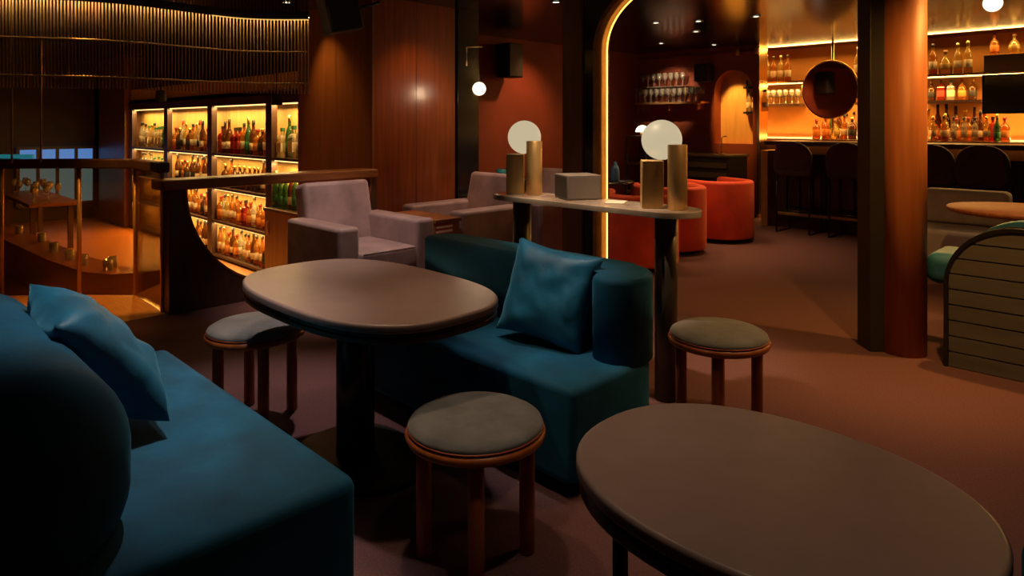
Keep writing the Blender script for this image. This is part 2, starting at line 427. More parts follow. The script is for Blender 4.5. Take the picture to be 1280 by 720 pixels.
MB().box(SB[3]+.16, SB[3]+.18, TS-.10, TS-.08, .12, .26).build('handle', 'brass', cdo)
for z in ([ZT] + [z-.03 for z in ZS[1:]]):
    for i in range(3 if z < .9 else 4):
        a, b_ = SB[i]+.09, SB[i+1]-.09
        MB().box(a, b_, TS+.03, TS+.05, z-.014, z-.001).build('led_strip', 'led_warm', bw)
        light('AREA', 'shelf_led', ((a+b_)/2, TS+.06, z-.016), 20 if z > 1 else 13, (1, .62, .20), bw, rot=(math.radians(-14), 0, 0), shape='RECTANGLE', size=b_-a, size_y=.03)
light('AREA', 'shelf_led', (-6.75, TS+.05, .9), 12, (1, .62, .22), bw, rot=(math.radians(-14), 0, 0), shape='RECTANGLE', size=1.2, size_y=.03)
# wall beyond and above the shelving
lw = struct(MB().box(-16, -5.9, TS+.33, TS+.40, -.4, ZC-.001).build('wall_lounge', 'dark_wall', **GRID))
MB().box(-14.3, -12.72, TS-.05, TS+.32, -.4, ZC-.01).build('panel', 'wood_brown', lw)
MB().box(-12.72, -6.5, TS+.05, TS+.33, ZT+.16, ZT+.34).build('bulkhead', 'ochre_panel', lw)

# ---- bottles
def bottle_mesh(shape, gl, lab, cap):
    B, L_, K = 0, 1, 2
    if shape == 'slim':   pr = [(.0001, .001), (.034, .001), (.037, .008), (.037, .06), (.0375, .061), (.0375, .135), (.037, .136), (.037, .185), (.030, .212), (.0145, .235), (.0135, .285), (.0155, .286), (.0155, .318), (.0001, .319)]; mi = [B, B, B, L_, L_, L_, B, B, B, B, K, K, K]
    elif shape == 'stout': pr = [(.0001, .001), (.044, .001), (.047, .008), (.047, .045), (.0475, .046), (.0475, .12), (.047, .121), (.047, .15), (.036, .178), (.0155, .198), (.0145, .235), (.019, .236), (.019, .265), (.0001, .266)]; mi = [B, B, B, L_, L_, L_, B, B, B, B, K, K, K]
    elif shape == 'square': pr = [(.0001, .001), (.052, .001), (.056, .006), (.056, .05), (.057, .051), (.057, .13), (.056, .131), (.056, .17), (.046, .188), (.017, .205), (.016, .235), (.021, .236), (.021, .268), (.0001, .269)]; mi = [B, B, B, L_, L_, L_, B, B, B, B, K, K, K]
    elif shape == 'flask': pr = [(.0001, .001), (.050, .001), (.060, .02), (.062, .06), (.0625, .061), (.058, .11), (.0575, .111), (.044, .148), (.022, .172), (.014, .19), (.014, .215), (.02, .216), (.02, .245), (.0001, .246)]; mi = [B, B, B, L_, L_, L_, B, B, B, B, K, K, K]
    else:                 pr = [(.0001, .001), (.034, .001), (.036, .006), (.036, .05), (.0365, .051), (.0365, .12), (.036, .121), (.036, .19), (.026, .23), (.015, .262), (.0135, .30), (.0145, .301), (.0145, .352), (.0001, .353)]; mi = [B, B, B, L_, L_, L_, B, B, B, B, K, K, K]
    return MB().lathe(pr, 4 if shape == 'square' else 10, mis=mi, cap=False, rot=PI/4, smooth=shape != 'square').mesh('bottle', ['bot_'+gl, 'lab_'+lab, 'cap_'+cap])
KINDS = {}
def kind(key, desc, *a): KINDS[key] = (bottle_mesh(*a), desc)
kind('a', 'slim amber bottle with black cap', 'slim', 'amber', 'cream', 'black')
kind('b', 'stout brown bottle with gold cap', 'stout', 'brown', 'black', 'gold')
kind('c', 'slim clear bottle with black cap', 'slim', 'clear', 'cream', 'black')
kind('d', 'tall green bottle with gold cap', 'tall', 'green', 'green', 'gold')
kind('e', 'square red bottle with black cap', 'square', 'ruby', 'red', 'black')
kind('f', 'round yellow flask with wooden stopper', 'flask', 'yellow', 'gold', 'wood')
kind('g', 'stout amber bottle with red cap', 'stout', 'amber', 'orange', 'red')
kind('h', 'tall clear bottle with red cap', 'tall', 'clear', 'black', 'red')
kind('i', 'square clear bottle with green cap', 'square', 'clear', 'cream', 'green')
kind('j', 'slim yellow bottle with gold cap', 'slim', 'yellow', 'cream', 'gold')
kind('k', 'tall brown bottle with black cap', 'tall', 'brown', 'cream', 'black')
def bottle_row(s0, s1, t, z, where, seq, gap=.118, jit=.02, scale=1.0, keep=1.0):
    s = s0; pw = 0
    while True:
        key = random.choice(seq); me, desc = KINDS[key]; w = BW[key]*scale
        if pw: s += max(gap*random.uniform(.9, 1.08), (pw+w)/2+.006)
        pw = w
        if s > s1: break
        o = place(me, 'bottle', W(s, t+random.uniform(-jit, jit)*.7, z), RZ+random.choice((0, PI/2)), desc+' '+where, 'bottle', desc+' '+where)
        o.scale = (scale, scale, scale*random.uniform(.95, 1.05))
BW = dict(a=.076, b=.096, c=.076, d=.074, e=.084, f=.126, g=.096, h=.074, i=.084, j=.076, k=.074)
top = 'on the top shelf of the bottle wall'
bottle_row(SB[0]+.2, SB[1]-.2, TS+.10, .971, top, 'cccdij', .135, scale=1.25)
bottle_row(SB[1]+.2, SB[2]-.15, TS+.10, .971, top, 'agbhkja', .13, scale=1.25)
bottle_row(SB[2]+.16, SB[2]+.75, TS+.10, .971, top, 'ekee', .145, scale=1.25)
bottle_row(SB[2]+.85, SB[3]-.14, TS+.10, .971, top, 'dagbkh', .13, scale=1.25)
bottle_row(SB[3]+.16, SB[3]+.80, TS+.10, .971, top, 'idcgdh', .13, scale=1.3)
second = 'on the second shelf of the bottle wall'
bottle_row(SB[1]+.25, SB[2]-.14, TS+.10, .531, second, 'bkbag', .13, scale=1.1)
bottle_row(SB[2]+.3, SB[3]-.12, TS+.10, .531, second, 'abkgb', .14, scale=1.1)
bottle_row(SB[0]+.3, SB[1]-.2, TS+.10, .531, second, 'ccij', .15, scale=1.1)
third = 'on the third shelf of the bottle wall'
bottle_row(SB[1]+.5, SB[2]-.14, TS+.10, .091, third, 'agcdb', .125, scale=1.1)
bottle_row(SB[2]+.14, SB[3]-.14, TS+.10, .091, third, 'gagcej', .125, scale=1.12)
low = 'on the lowest shelf of the bottle wall'
bottle_row(SB[1]+1.0, SB[2]-.14, TS+.10, -.349, low, 'bakg', .125, scale=1.1)
bottle_row(SB[2]+.14, SB[3]-.14, TS+.10, -.349, low, 'abjkcg', .122, scale=1.1)
bottle_row(SB[3]+.16, SB[3]+.80, TS+.02, .411, 'on the cabinet beside the wood block', 'khhckd', .11, scale=1.15)

# ---- lower lounge beyond the glass
cp = [at(px, y, 1.35*F/(y-HY)) for px, y in ((-60, 270), (0, 297), (60, 325), (105, 340), (140, 343), (170, 341), (205, 337))]
led = MB(); inner = []; outer = []
for i, p in enumerate(cp):
    a = cp[max(0, i-1)]; b_ = cp[min(len(cp)-1, i+1)]; d = (b_-a); n_ = Vector((-d.y, d.x)).normalized()
    inner.append((p.x-n_.x*.0, p.y-n_.y*.0)); outer.append((p.x+n_.x*.32, p.y+n_.y*.32))
led.prism(inner+outer[::-1], -.40, 0, smooth=False)
lg = led.build('low_counter', 'wood_rail'); tag(lg, 'low curved timber counter in the sunken lounge seen through amber glass', 'counter')
wine_me = MB().lathe([(.0001, .0), (.036, .001), (.034, .004), (.005, .010), (.004, .09), (.012, .10), (.038, .135), (.042, .17), (.035, .215), (.033, .215), (.040, .17), (.036, .137), (.010, .103), (.0001, .102)], 12, cap=False).mesh('wine_glass', 'clear_glass')
tum_me = MB().lathe([(.0001, .0), (.036, .0), (.040, .006), (.043, .10), (.041, .10), (.038, .012), (.0001, .012)], 12, cap=False).mesh('tumbler', 'clear_glass')
for i in range(9):
    j = .1+.42*i; a = int(j); f = j-a
    x = inner[a][0]*(1-f)+inner[a+1][0]*f; y = inner[a][1]*(1-f)+inner[a+1][1]*f; x2 = outer[a][0]*(1-f)+outer[a+1][0]*f; y2 = outer[a][1]*(1-f)+outer[a+1][1]*f
    q = random.uniform(.25, .8)
    place(tum_me, 'tumbler', (x*(1-q)+x2*q, y*(1-q)+y2*q, .001), 0, 'clear tumbler on the low curved counter behind amber glass', 'glass', 'tumblers on the low curved counter')
lt = thing('lounge_table', 'dark oblong lounge table behind the curved counter set with wine glasses', 'table', (-7.1, 10.1, -.4), RZ)
MB().box(-1.2, 1.2, -.3, .3, .62, .67, .01).build('table_top', 'wood_brown', lt)
for x in (-1.0, 1.0):
    for y in (-.22, .22): MB().box(x-.03, x+.03, y-.03, y+.03, 0, .62).build('leg', 'wood_dark', lt)
for i in range(14):
    v = W(*(Vector(st(Vector((-7.1, 10.1))))+Vector((-1.05+.16*i, random.uniform(-.2, .2)))), .271)
    place(wine_me, 'wine_glass', v, 0, 'stemmed wine glass on the dark lounge table behind amber glass', 'glass', 'wine glasses on the lounge table')
# blue window far left
wn = thing('window_1', None, None, W(0, 0, 0)); wn['kind'] = 'structure'
t0w, t1w, sw = 2.25, 3.42, -14.5
MB().box(sw-.05, sw, t0w, t1w, -.08, .92).build('pane_backing', 'blue_glow', wn)
for t in [t0w+(t1w-t0w)*i/4 for i in range(5)]: MB().box(sw, sw+.04, t-.025, t+.025, -.1, .94).build('mullion', 'wood_dark', wn)
for z in (-.1, .62, .92): MB().box(sw, sw+.05, t0w, t1w, z-.025, z+.025).build('frame_bar', 'wood_dark', wn)
MB().box(sw-.2, sw-.05, -3.2, TS-.06, -.4, ZC-.01).build('wall_end', 'dark_wall', **GRID)['kind'] = 'structure'
# hanging spotlights over the lower lounge
def spot_fix(p, label, zc):
    t = thing('hanging_spotlight', label, 'spotlight', (p.x, p.y, p.z), 0)
    MB().lathe([(.03, .05), (.045, .04), (.05, -.06), (.04, -.06), (.035, -.03), (.0001, -.03)], 16, cap=False).build('can', 'black_matte', t)
    MB().cyl(0, 0, .04, zc-p.z, .008, seg=8).build('stem', 'black_matte', t)
    MB().cyl(0, 0, -.045, -.04, .034, seg=12).build('lens', 'lens_glow', t)
    light('SPOT', 'spot_beam', (0, 0, -.07), 75, AMB, t, target=None, spot_size=1.5, spot_blend=.6, shadow_soft_size=.05)
    return t
spot_fix(at(201, 119, 6.6), 'small black can spotlight on a stem near the far shelf post', ZC)
spot_fix(at(346, 123, 6.1), 'small black can spotlight on a stem beside the wood block', ZC)

# ================================================================== SEATING GROUP
def pillow(w, h, d, m, parent=None, name='pillow', seed=0):
    mb = MB(); n = 30; top = {}; bot = {}
    for i in range(n+1):
        for j in range(n+1):
            u = i/n*2-1; v = j/n*2-1
            e = (1-abs(u)**3.2)*(1-abs(v)**3.2); th = d/2*max(e, 0)**.55
            x = u*w/2*(1-.10*(1-v*v)*abs(u)**2); z = v*h/2*(1-.10*(1-u*u)*abs(v)**2)
            ef = e**.3 if e > 0 else 0
            w_ = (.016*noise.noise(Vector((u*2.2+seed, v*2.2, seed)))+.010*(1-abs(noise.noise(Vector((u*3.1+v*2.0+seed, v*1.5-u, seed+4)))*2))*.6)*ef
            top[i, j] = mb.bm.verts.new((x, -th+w_, z)); bot[i, j] = top[i, j] if i in (0, n) or j in (0, n) else mb.bm.verts.new((x, th+w_, z))
    for i in range(n):
        for j in range(n):
            for g in (top, bot):
                try: q = mb.bm.faces.new([g[i, j], g[i+1, j], g[i+1, j+1], g[i, j+1]]); q.smooth = True
                except ValueError: pass
    return mb.build(name, m, parent)
def sofa_seat(mb, x0, x1, y0, y1, z0, z1):
    return mb.box(x0, x1, y0, y1, z0, z1, .035, 4)
# far sofa
s0, s1, t0, t1 = -2.98, -1.545, 1.85, 2.50
ss = thing('sofa', 'teal velvet loveseat with a wraparound rounded back in front of the console', 'sofa', W((s0+s1)/2, (t0+t1)/2, 0))
hx, hy = (s1-s0)/2, (t1-t0)/2
MB().box(-hx+.06, hx-.06, -hy+.10, hy-.06, 0, .07).build('plinth', 'black_matte', ss)
MB().prism(rrect(-hx, hx, -hy, hy, .24, 8, (.12, 1, .3, .12)), .06, .40, .035, .02, 4).build('seat', 'teal_velvet', ss)
th = .20
outl = [(-hx, hy-th)]
ri, ro = .06, .20
outl += [(hx-th-ri+ri*math.sin(PI/2*i/6), hy-th-ri+ri*math.cos(PI/2*i/6)) for i in range(7)]
af = -.02       # front of the arm
outl += [(hx-th+.0, af+.08)] + [(hx-th/2+th/2*math.cos(PI+PI*i/10), af+.09+.09*math.sin(PI+PI*i/10)) for i in range(1, 11)]
outl += [(hx-ro+ro*math.cos(PI/2*i/8), hy-ro+ro*math.sin(PI/2*i/8)) for i in range(9)]
outl += [(-hx+.1, hy), (-hx+.03, hy-.03), (-hx, hy-.1)]
bk = MB().prism(outl[::-1] if False else outl, .385, .735, bev_top=.075, seg=6)
bk.build('backrest', 'teal_velvet', ss)
# seam along the end
pl = pillow(.43, .42, .17, 'teal_pillow', seed=3); pl.location = W(-1.965, 2.19, .612); pl.rotation_euler = (math.radians(-17), math.radians(7), RZ+.20)
tag(pl, 'square teal velvet pillow leaning on the loveseat back near its arm', 'pillow')
# near sofa
s0, s1, t0, t1 = -3.08, -1.585, .12, 1.0
sn = thing('sofa', 'long teal velvet sofa with rounded bolster back facing the loveseat across the table', 'sofa', W((s0+s1)/2, (t0+t1)/2, 0))
hx, hy = (s1-s0)/2, (t1-t0)/2
MB().box(-hx+.06, hx-.06, -hy+.06, hy-.08, 0, .07).build('plinth', 'black_matte', sn)
sofa_seat(MB(), -hx, hx, -hy, hy, .06, .40).build('seat', 'teal_velvet', sn)
def soft_block(c, half, rad, nu=48, nv=20):
    mb = MB(); rings = []
    for j in range(nv):
        la = -PI/2+PI*(j+.5)/nv; row = []
        for i in range(nu):
            lo = 2*PI*(i+.5)/nu; n = (math.cos(la)*math.cos(lo), math.cos(la)*math.sin(lo), math.sin(la))
            row.append(mb.bm.verts.new([c[k]+math.copysign(half[k]-rad[k], n[k])+rad[k]*n[k] for k in range(3)]))
        rings.append(row)
    for j in range(nv-1):
        for i in range(nu):
            i2 = (i+1) % nu; q = mb.bm.faces.new([rings[j][i], rings[j][i2], rings[j+1][i2], rings[j+1][i]]); q.smooth = True
    for r_ in (rings[0][::-1], rings[-1]): mb.bm.faces.new(r_).smooth = True
    return mb
soft_block((-.02, -hy+.195, .555), (hx-.02, .195, .235), (.24, .19, .20)).build('backrest', 'teal_velvet', sn)
pn = pillow(.48, .46, .20, 'teal_pillow', seed=11); pn.location = W(-2.42, .58, .64); pn.rotation_euler = (math.radians(-40), math.radians(-4), RZ+PI-.05)
tag(pn, 'crumpled teal velvet pillow propped on the rounded bolster back', 'pillow')
# corner of the third teal sofa
sc3 = thing('sofa', 'teal velvet sofa beyond the four-legged oval table, mostly out of view', 'sofa', W(.45, 2.3, 0))
MB().box(-.66, .66, -.36, .36, 0, .07).build('plinth', 'black_matte', sc3)
sofa_seat(MB(), -.715, .72, -.45, .42, .06, .42).build('seat', 'teal_velvet', sc3)
MB().prism(rrect(-.6, .72, .38, .76, .15, 6, (.3, 1, 1, .3)), .16, .42, .09, .09, 5, axis='y').build('backrest', 'teal_velvet', sc3)

# oval pedestal table
def disc(pts, z0, z1, bt, bb): return MB().prism(pts, z0, z1, bt, bb, 3)
tb = thing('pedestal_table', 'rounded oblong table with mauve brown top on a thick black pedestal', 'table', W(-2.35, 1.505, 0))
shape = superell(.605, .372, 2.75)
disc(shape, .672, .70, .010, .008).build('table_top', 'table_top', tb)
disc([(x*.985, y*.977) for x, y in shape], .655, .671, .003, .004).build('edge_band', 'black_metal', tb)
disc([(x*.995, y*.99) for x, y in shape], .636, .655, .006, .006).build('lower_layer', 'wood_dark', tb)
MB().cyl(-.03, -.02, .02, .64, .076, seg=32).build('pedestal', 'black_metal', tb)
disc(superell(.30, .22, 2.6, 48), 0, .022, .006, 0).build('base_plate', 'black_metal', tb)
# four legged oval table
tf = thing('oval_table', 'oval table with mauve brown top and slim black legs beside the stools', 'table', W(-.615, 1.355, 0))
shape = superell(.41, .325, 2.22)
disc(shape, .592, .62, .010, .006).build('table_top', 'table_top', tf)
disc([(x*.985, y*.98) for x, y in shape], .552, .592, .003, .012).build('apron', 'black_metal', tf)
for (x, y) in ((-.25, -.16), (.25, -.16), (-.25, .16), (.25, .16)):
    MB().cyl(x, y, 0, .56, .017, seg=14).build('leg', 'black_metal', tf)
# stools
def stool(loc, rz, label):
    t = thing('stool', label, 'stool', loc, rz, 'round wooden stools with grey cushions')
    MB().lathe([(.0001, .372), (.205, .372), (.217, .378), (.221, .39), (.217, .402), (.20, .405), (.0001, .405)], 48, cap=False).build('seat_ring', 'stool_wood', t)
    pr = [(.0001, .404), (.206, .404), (.212, .413), (.208, .424), (.185, .437), (.13, .446), (.06, .449), (.0001, .45)]
    cu = MB().lathe(pr, 40, cap=False).build('cushion', 'stool_fabric', t)
    MB().lathe([(.2105, .405), (.2145, .4085), (.2125, .413), (.208, .411)], 40, cap=False).build('piping', 'stool_piping', cu)
    for k in range(4):
        a = PI/2*k; MB().cyl(.162*math.cos(a), .162*math.sin(a), 0, .376, .0245, seg=18, bev=.004).build('leg', 'stool_wood', t)
    return t
st1 = stool(Vector((-.114, 2.124, 0)), .06, 'round wooden stool with grey cushion between pedestal table and oval table')
dup(st1, Vector((-1.18, 3.116, 0)), .55, 'round wooden stool with grey cushion beside the wood parapet')
dup(st1, Vector((.921, 3.015, 0)), -.32, 'round wooden stool with grey cushion beside the console leg')

# ---- console with lamps
con = thing('console_table', 'narrow marble console with rounded ends on two grey round legs', 'console', W(-2.30, 2.885, 0))
disc(rrect(-.68, .66, -.15, .15, .149, 10), .905, .935, .005, .005).build('console_top', 'marble', con)
for x, y in ((-.50, .0), (.485, .0)):
    MB().cyl(x, y, 0, .906, .055, seg=28).build('leg', 'grey_leg', con)
def globe_lamp(loc, rz, label, sc=1.0):
    t = thing('table_lamp', label, 'lamp', loc, rz, 'globe lamps on the console')
    MB().box(-.105, .0, -.03, .09, 0, .235, .004).build('short_block', 'brass', t)
    MB().cyl(.062, -.055, 0, .315, .047, seg=28, bev=.003).build('cylinder', 'brass', t)
    MB().sphere((.0, .075, .335), .101, 32).build('globe', 'globe_glow', t)
    light('POINT', 'globe_light', (-.008, .035, .335), 0.0001, WARM2, t)
    t.scale = (sc,)*3; return t
pr_ = W(s_at(829, 2.885), 2.885, .9352); pl_ = W(s_at(655, 2.9), 2.9, .9352)
globe_lamp(pr_, -.12, 'brass table lamp with white globe above the console leg by the red chairs')
globe_lamp(pl_, -.05, 'brass table lamp with white globe beside the charcoal box')
for lamp in [o for o in bpy.data.objects if o.name.startswith('globe_light')]: bpy.data.objects.remove(lamp)
cb = thing('menu_box', 'charcoal and grey cube box on the marble console between the lamps', 'box', W(s_at(722, 2.93), 2.93, .9352), .28)
MB().box(-.10, .10, -.10, .10, 0, .135, .004).build('body', 'box_grey', cb)
MB().box(-.102, -.0995, -.092, .092, .01, .125).build('side_panel', 'charcoal', cb)
MB().box(-.09, .09, -.102, -.0995, .01, .125).build('front_panel', 'box_grey', cb)
ml = MB().box(-.05, .05, -.07, .07, 0, .006).build('paper_menu', 'paper', None, W(s_at(770, 2.9), 2.9, .9352), -.3); tag(ml, 'cream folded paper lying on the marble console', 'menu')

# ---- armchairs
def armchair(loc, rz, label):
    t = thing('armchair', label, 'armchair', loc, rz, 'mauve velvet armchairs')     # front is +x
    for y in (-.335, .335):
        MB().box(-.38, .40, y-.085, y+.085, .04, .62, .03, 4).build('arm', 'mauve_velvet', t)
    MB().box(-.36, .37, -.25, .25, .05, .27, .02).build('base', 'mauve_velvet', t)
    sc0 = MB().box(-.24, .41, -.248, .248, .272, .43, .035, 4).build('seat_cushion', 'mauve_velvet', t)
    MB().tube([(.402, -.225, .418), (.402, .225, .418)], .006, 6).build('piping', 'mauve_velvet', sc0)
    m = Matrix.Translation((-.28, 0, .26)) @ Matrix.Rotation(math.radians(-13), 4, 'Y')
    MB().box(-.09, .09, -.30, .30, -.16, .63, .04, 4, mtx=m).build('backrest', 'mauve_velvet', t)
    for x in (-.3, .33):
        for y in (-.33, .33): MB().cyl(x, y, 0, .045, .02, seg=10).build('foot', 'black_matte', t)
    return t
ac = armchair(W(-4.55, 2.88, 0), RZ, 'mauve grey velvet armchair beside the wood parapet')
dup(ac, W(-4.66, 4.05, 0), RZ-PI/2, 'mauve grey velvet armchair turned sideways beside the ribbed side table')
dup(ac, W(-4.62, 4.97, 0), RZ-PI/2, 'mauve grey velvet armchair showing behind the console leg by the black pier')
sd = thing('side_table', 'small wooden side table with ribbed red and cream front between armchairs', 'side table', W(-4.50, 3.475, 0))
MB().box(-.33, .29, -.125, .125, 0, .56).build('body', 'wood_brown', sd)
MB().box(-.34, .31, -.135, .135, .56, .59, .004).build('table_top', 'wood_rail', sd)
for k in range(14):
    MB().box(.29, .302, -.115, .045, .04+k*.037, .056+k*.037).build('rib', 'rib_white', sd)
MB().box(.289, .293, -.12, .05, .02, .555).build('front_panel', 'rib_red', sd)

# low ledge in front of the pier with bowl
lc = thing('low_cabinet', 'dark low cabinet along the black pier with a pale top edge', 'cabinet', W(-5.25, 5.35, 0))
MB().box(-.30, .20, -.62, .3, 0, .72, .004).build('body', 'wood_dark', lc)
MB().box(-.31, .21, -.63, .31, .72, .745, .003).build('top', 'grey_leg', lc)
bo = on(628, 233, .745); ts_, tt_ = st(bo)
vz = thing('bowl', 'small teal glazed bowl standing on the dark low cabinet', 'bowl', W(-5.15, t_at(628, -5.15), .7455), 0)
MB().lathe([(.0001, 0), (.035, 0), (.045, .012), (.065, .07), (.066, .125), (.060, .125), (.058, .075), (.04, .02), (.0001, .015)], 20, cap=False).build('vessel', 'teal_glaze', vz)

# ================================================================== RED ROOM
def tub(loc, rz, label):
    t = thing('tub_chair', label, 'chair', loc, rz, 'red velvet tub chairs')     # front is +x
    MB().cyl(0, 0, 0, .05, .27, seg=24).build('base', 'black_matte', t)
    w = .36; th_ = .10; o = []
    o += [(.30, -w), (.34, -w+.04), (.34, -w+th_-.02), (.30, -w+th_)]
    ri_ = w-th_
    o += [(-.04+ri_*math.cos(-PI/2-PI*i/18)*1.0, ri_*math.sin(-PI/2-PI*i/18)) for i in range(19)]
    o += [(.30, w-th_), (.34, w-th_+.02), (.34, w-.04), (.30, w)]
    o += [(-.04+w*math.cos(PI/2+PI*i/18), w*math.sin(PI/2+PI*i/18)) for i in range(19)]
    MB().prism(o, .05, .70, .035, .02, 4).build('shell', 'red_velvet', t)
    MB().prism(rrect(-.28, .32, -.255, .255, .2, 6, (.2, .2, 1, 1)), .10, .42, .03, 0, 4).build('seat', 'red_velvet', t)
    return t
tc = tub(at(899, 0, 7.95)*Vector((1, 1, 0)), PI/2+.45, 'red velvet tub chair standing clear of the console, nearest the bar counter')
dup(tc, at(838, 0, 7.25)*Vector((1, 1, 0)), PI*.52, 'red velvet tub chair behind the console leg')
dup(tc, at(800, 0, 6.45)*Vector((1, 1, 0)), PI*.42, 'red velvet tub chair behind the glowing arch foot')
rt = thing('cafe_table', 'round dark table among the red tub chairs', 'table', (.95, 7.55, 0), 0)
MB().lathe([(.0001, .70), (.40, .70), (.41, .71), (.40, .725), (.0001, .725)], 40, cap=False).build('table_top', 'black_gloss', rt)
MB().cyl(0, 0, .02, .705, .04, seg=16).build('pedestal', 'black_metal', rt)
MB().cyl(0, 0, 0, .022, .24, seg=28).build('base_plate', 'black_metal', rt)
bb = thing('water_bottle', 'blue glass water bottle on the round dark table', 'bottle', at(769, 0, 7.4)*Vector((1, 1, 0))+Vector((0, 0, .7255)), 0)
MB().lathe([(.0001, 0), (.042, 0), (.046, .01), (.046, .13), (.03, .165), (.016, .185), (.016, .21), (.0001, .21)], 16, cap=False).build('flask', 'blue_glaze', bb)
# slatted cabinet below the niche
sc_ = thing('slatted_cabinet', 'dark slatted host stand below the lit arched niche', 'cabinet', W(s_at(892, 8.7), 8.7, 0))
MB().box(-.46, .36, -.28, .28, 0, .90, .004).build('body', 'charcoal', sc_)
for k in range(6): MB().box(-.44, .345, -.295, -.28, .08+k*.135, .15+k*.135).build('slat', 'olive_slat', sc_)
MB().box(-.48, .38, -.30, .30, .90, .93, .004).build('top', 'olive_slat', sc_)
dk = thing('desk_lamp', 'small desk lamp with a bent stem on the slatted host stand', 'lamp', W(s_at(902, 8.65), 8.65, .9305), 0)
MB().cyl(0, 0, 0, .012, .05, seg=16).build('base', 'brass', dk)
MB().tube([(0, 0, .01), (0, 0, .22), (.03, 0, .25), (.07, 0, .25)], .008, 8).build('stem', 'brass', dk)
# shelf rack with small dome lamp
rk = thing('shelf_tower', 'dark narrow shelf tower holding a dome lamp beside the console lamp', 'shelving', at(803, 0, 9.2)*Vector((1, 1, 0)), RZ)
for z in (.0, .42, .80, 1.16): MB().box(-.16, .16, -.16, .16, z, z+.03).build('shelf', 'olive_slat', rk)
for x in (-.16, .14):
    for y in (-.16, .14): MB().box(x, x+.02, y, y+.02, 0, 1.17).build('post', 'charcoal', rk)
MB().box(-.15, .15, .13, .15, 0, 1.17).build('back_panel', 'charcoal', rk)
dl = thing('dome_lamp', 'small dome lamp glowing on top of the dark shelf tower', 'lamp', at(803, 0, 9.2)*Vector((1, 1, 0))+Vector((0, 0, 1.1905)), 0)
MB().cyl(0, 0, 0, .05, .03, seg=14).build('base', 'brass', dl)
MB().sphere((0, 0, .05), .095, 24, z_lo=0).build('shade', 'globe_small', dl)
# glass shelf on red wall
gsh = thing('glass_shelf', 'bronze wall shelf full of glassware on the dark red wall', 'shelf', W(0, 0, 0))
ga, gb = s_at(797, 9.2), s_at(879, 9.2)
MB().box(ga, gb, 9.12, 9.399, 1.66, 1.69).build('board', 'bronze', gsh)
MB().box(ga, gb-.25, 9.12, 9.399, 1.925, 1.935).build('glass_board', 'clear_glass', gsh)
for s in (ga+.015, gb-.265): MB().cyl(s, 9.13, 1.69, 1.925, .006, seg=8).build('board_post', 'bronze', gsh)
for s in (ga+.1, (ga+gb)/2, gb-.1): MB().box(s-.01, s+.01, 9.2, 9.398, 1.56, 1.66).build('bracket', 'bronze', gsh)
s = ga+.06
while s < gb-.04:
    for t in (9.18, 9.30):
        place(wine_me, 'wine_glass', W(s, t, 1.691), 0, 'stemmed wine glass on the bronze shelf of the dark red wall', 'glass', 'wine glasses on the bronze wall shelf')
    if s < gb-.32: place(wine_me, 'wine_glass', W(s+.01, 9.24, 1.936), 0, 'stemmed wine glass on the upper glass board of the red wall shelf', 'glass', 'wine glasses on the glass board')
    s += .105
def speaker(loc, rz, label, w, h, d, tilt=0, wall=None):
    t = thing('loudspeaker', label, 'speaker', loc, rz)
    m = Matrix.Rotation(tilt, 4, 'X')
    cab = MB().box(-w/2, w/2, -d/2, d/2, -h/2, h/2, .012, mtx=m).build('cabinet', 'black_matte', t)
    MB().box(-w/2+.015, w/2-.015, -d/2-.006, -d/2, -h/2+.015, h/2-.015, mtx=m).build('grille', 'charcoal', cab)
    MB().tube(wall, .014, 8).build('bracket', 'black_metal', t)
    return t
sp = at(637, 76, 8.8); speaker(sp, RZ+PI/2, 'black loudspeaker on the red wall beyond the black pier', .26, .44, .24, 0, [(0, .1, 0), (0, .17, 0)])
sp = W(s_at(878, 9.22), 9.26, 2.12); speaker(sp, RZ, 'small black loudspeaker above the wall shelf of glasses', .22, .26, .2, 0, [(0, .05, 0), (0, .13, 0)])
sp = at(424, 12, 5.85); speaker(sp, RZ-.25, 'large black loudspeaker tilted on the wood block by the ceiling', .28, .40, .28, math.radians(12), [(.06, .1, 0), (.2, .3, .06)])
# small globe sconce hanging from a bracket on the pier
gl = at(599, 111, 6.42)
sg = thing('globe_sconce', 'tiny white globe light hanging from a bracket at the black pier', 'wall lamp', (gl.x, gl.y, gl.z), 0)
MB().sphere((0, 0, 0), .065, 24).build('globe', 'globe_small', sg)
MB().cyl(0, 0, .06, .40, .002, seg=6).build('cord', 'black_metal', sg)
MB().tube([(.03, 0, .40), (-.12, .02, .40), (-.12, .03, .22)], .008, 8).build('bracket', 'brass', sg)
light('POINT', 'globe_light', (0, -.1, -.02), 5, WARM2, sg, shadow_soft_size=.06)

# niche sculpture and its bottles
ns = thing('niche_rack', 'small dark bottle rack hanging in the lit arched niche', 'rack', W(0, 0, 0))
MB().box(nm+.12, n1-.03, 9.47, 9.59, 1.50, 1.53).build('lower_shelf', 'black_metal', ns)
MB().box(nm+.12, n1-.03, 9.47, 9.59, 1.87, 1.90).build('upper_shelf', 'black_metal', ns)
for s in (nm+.12, n1-.04): MB().box(s, s+.015, 9.57, 9.59, 1.48, 2.0).build('side', 'black_metal', ns)
for k in range(4): place(KINDS['cjac'[k]][0], 'bottle', W(nm+.18+k*.085, 9.53, 1.531), RZ, KINDS['cjac'[k]][1]+' on the rack in the niche', 'bottle', KINDS['cjac'[k]][1]+' on the rack in the niche')

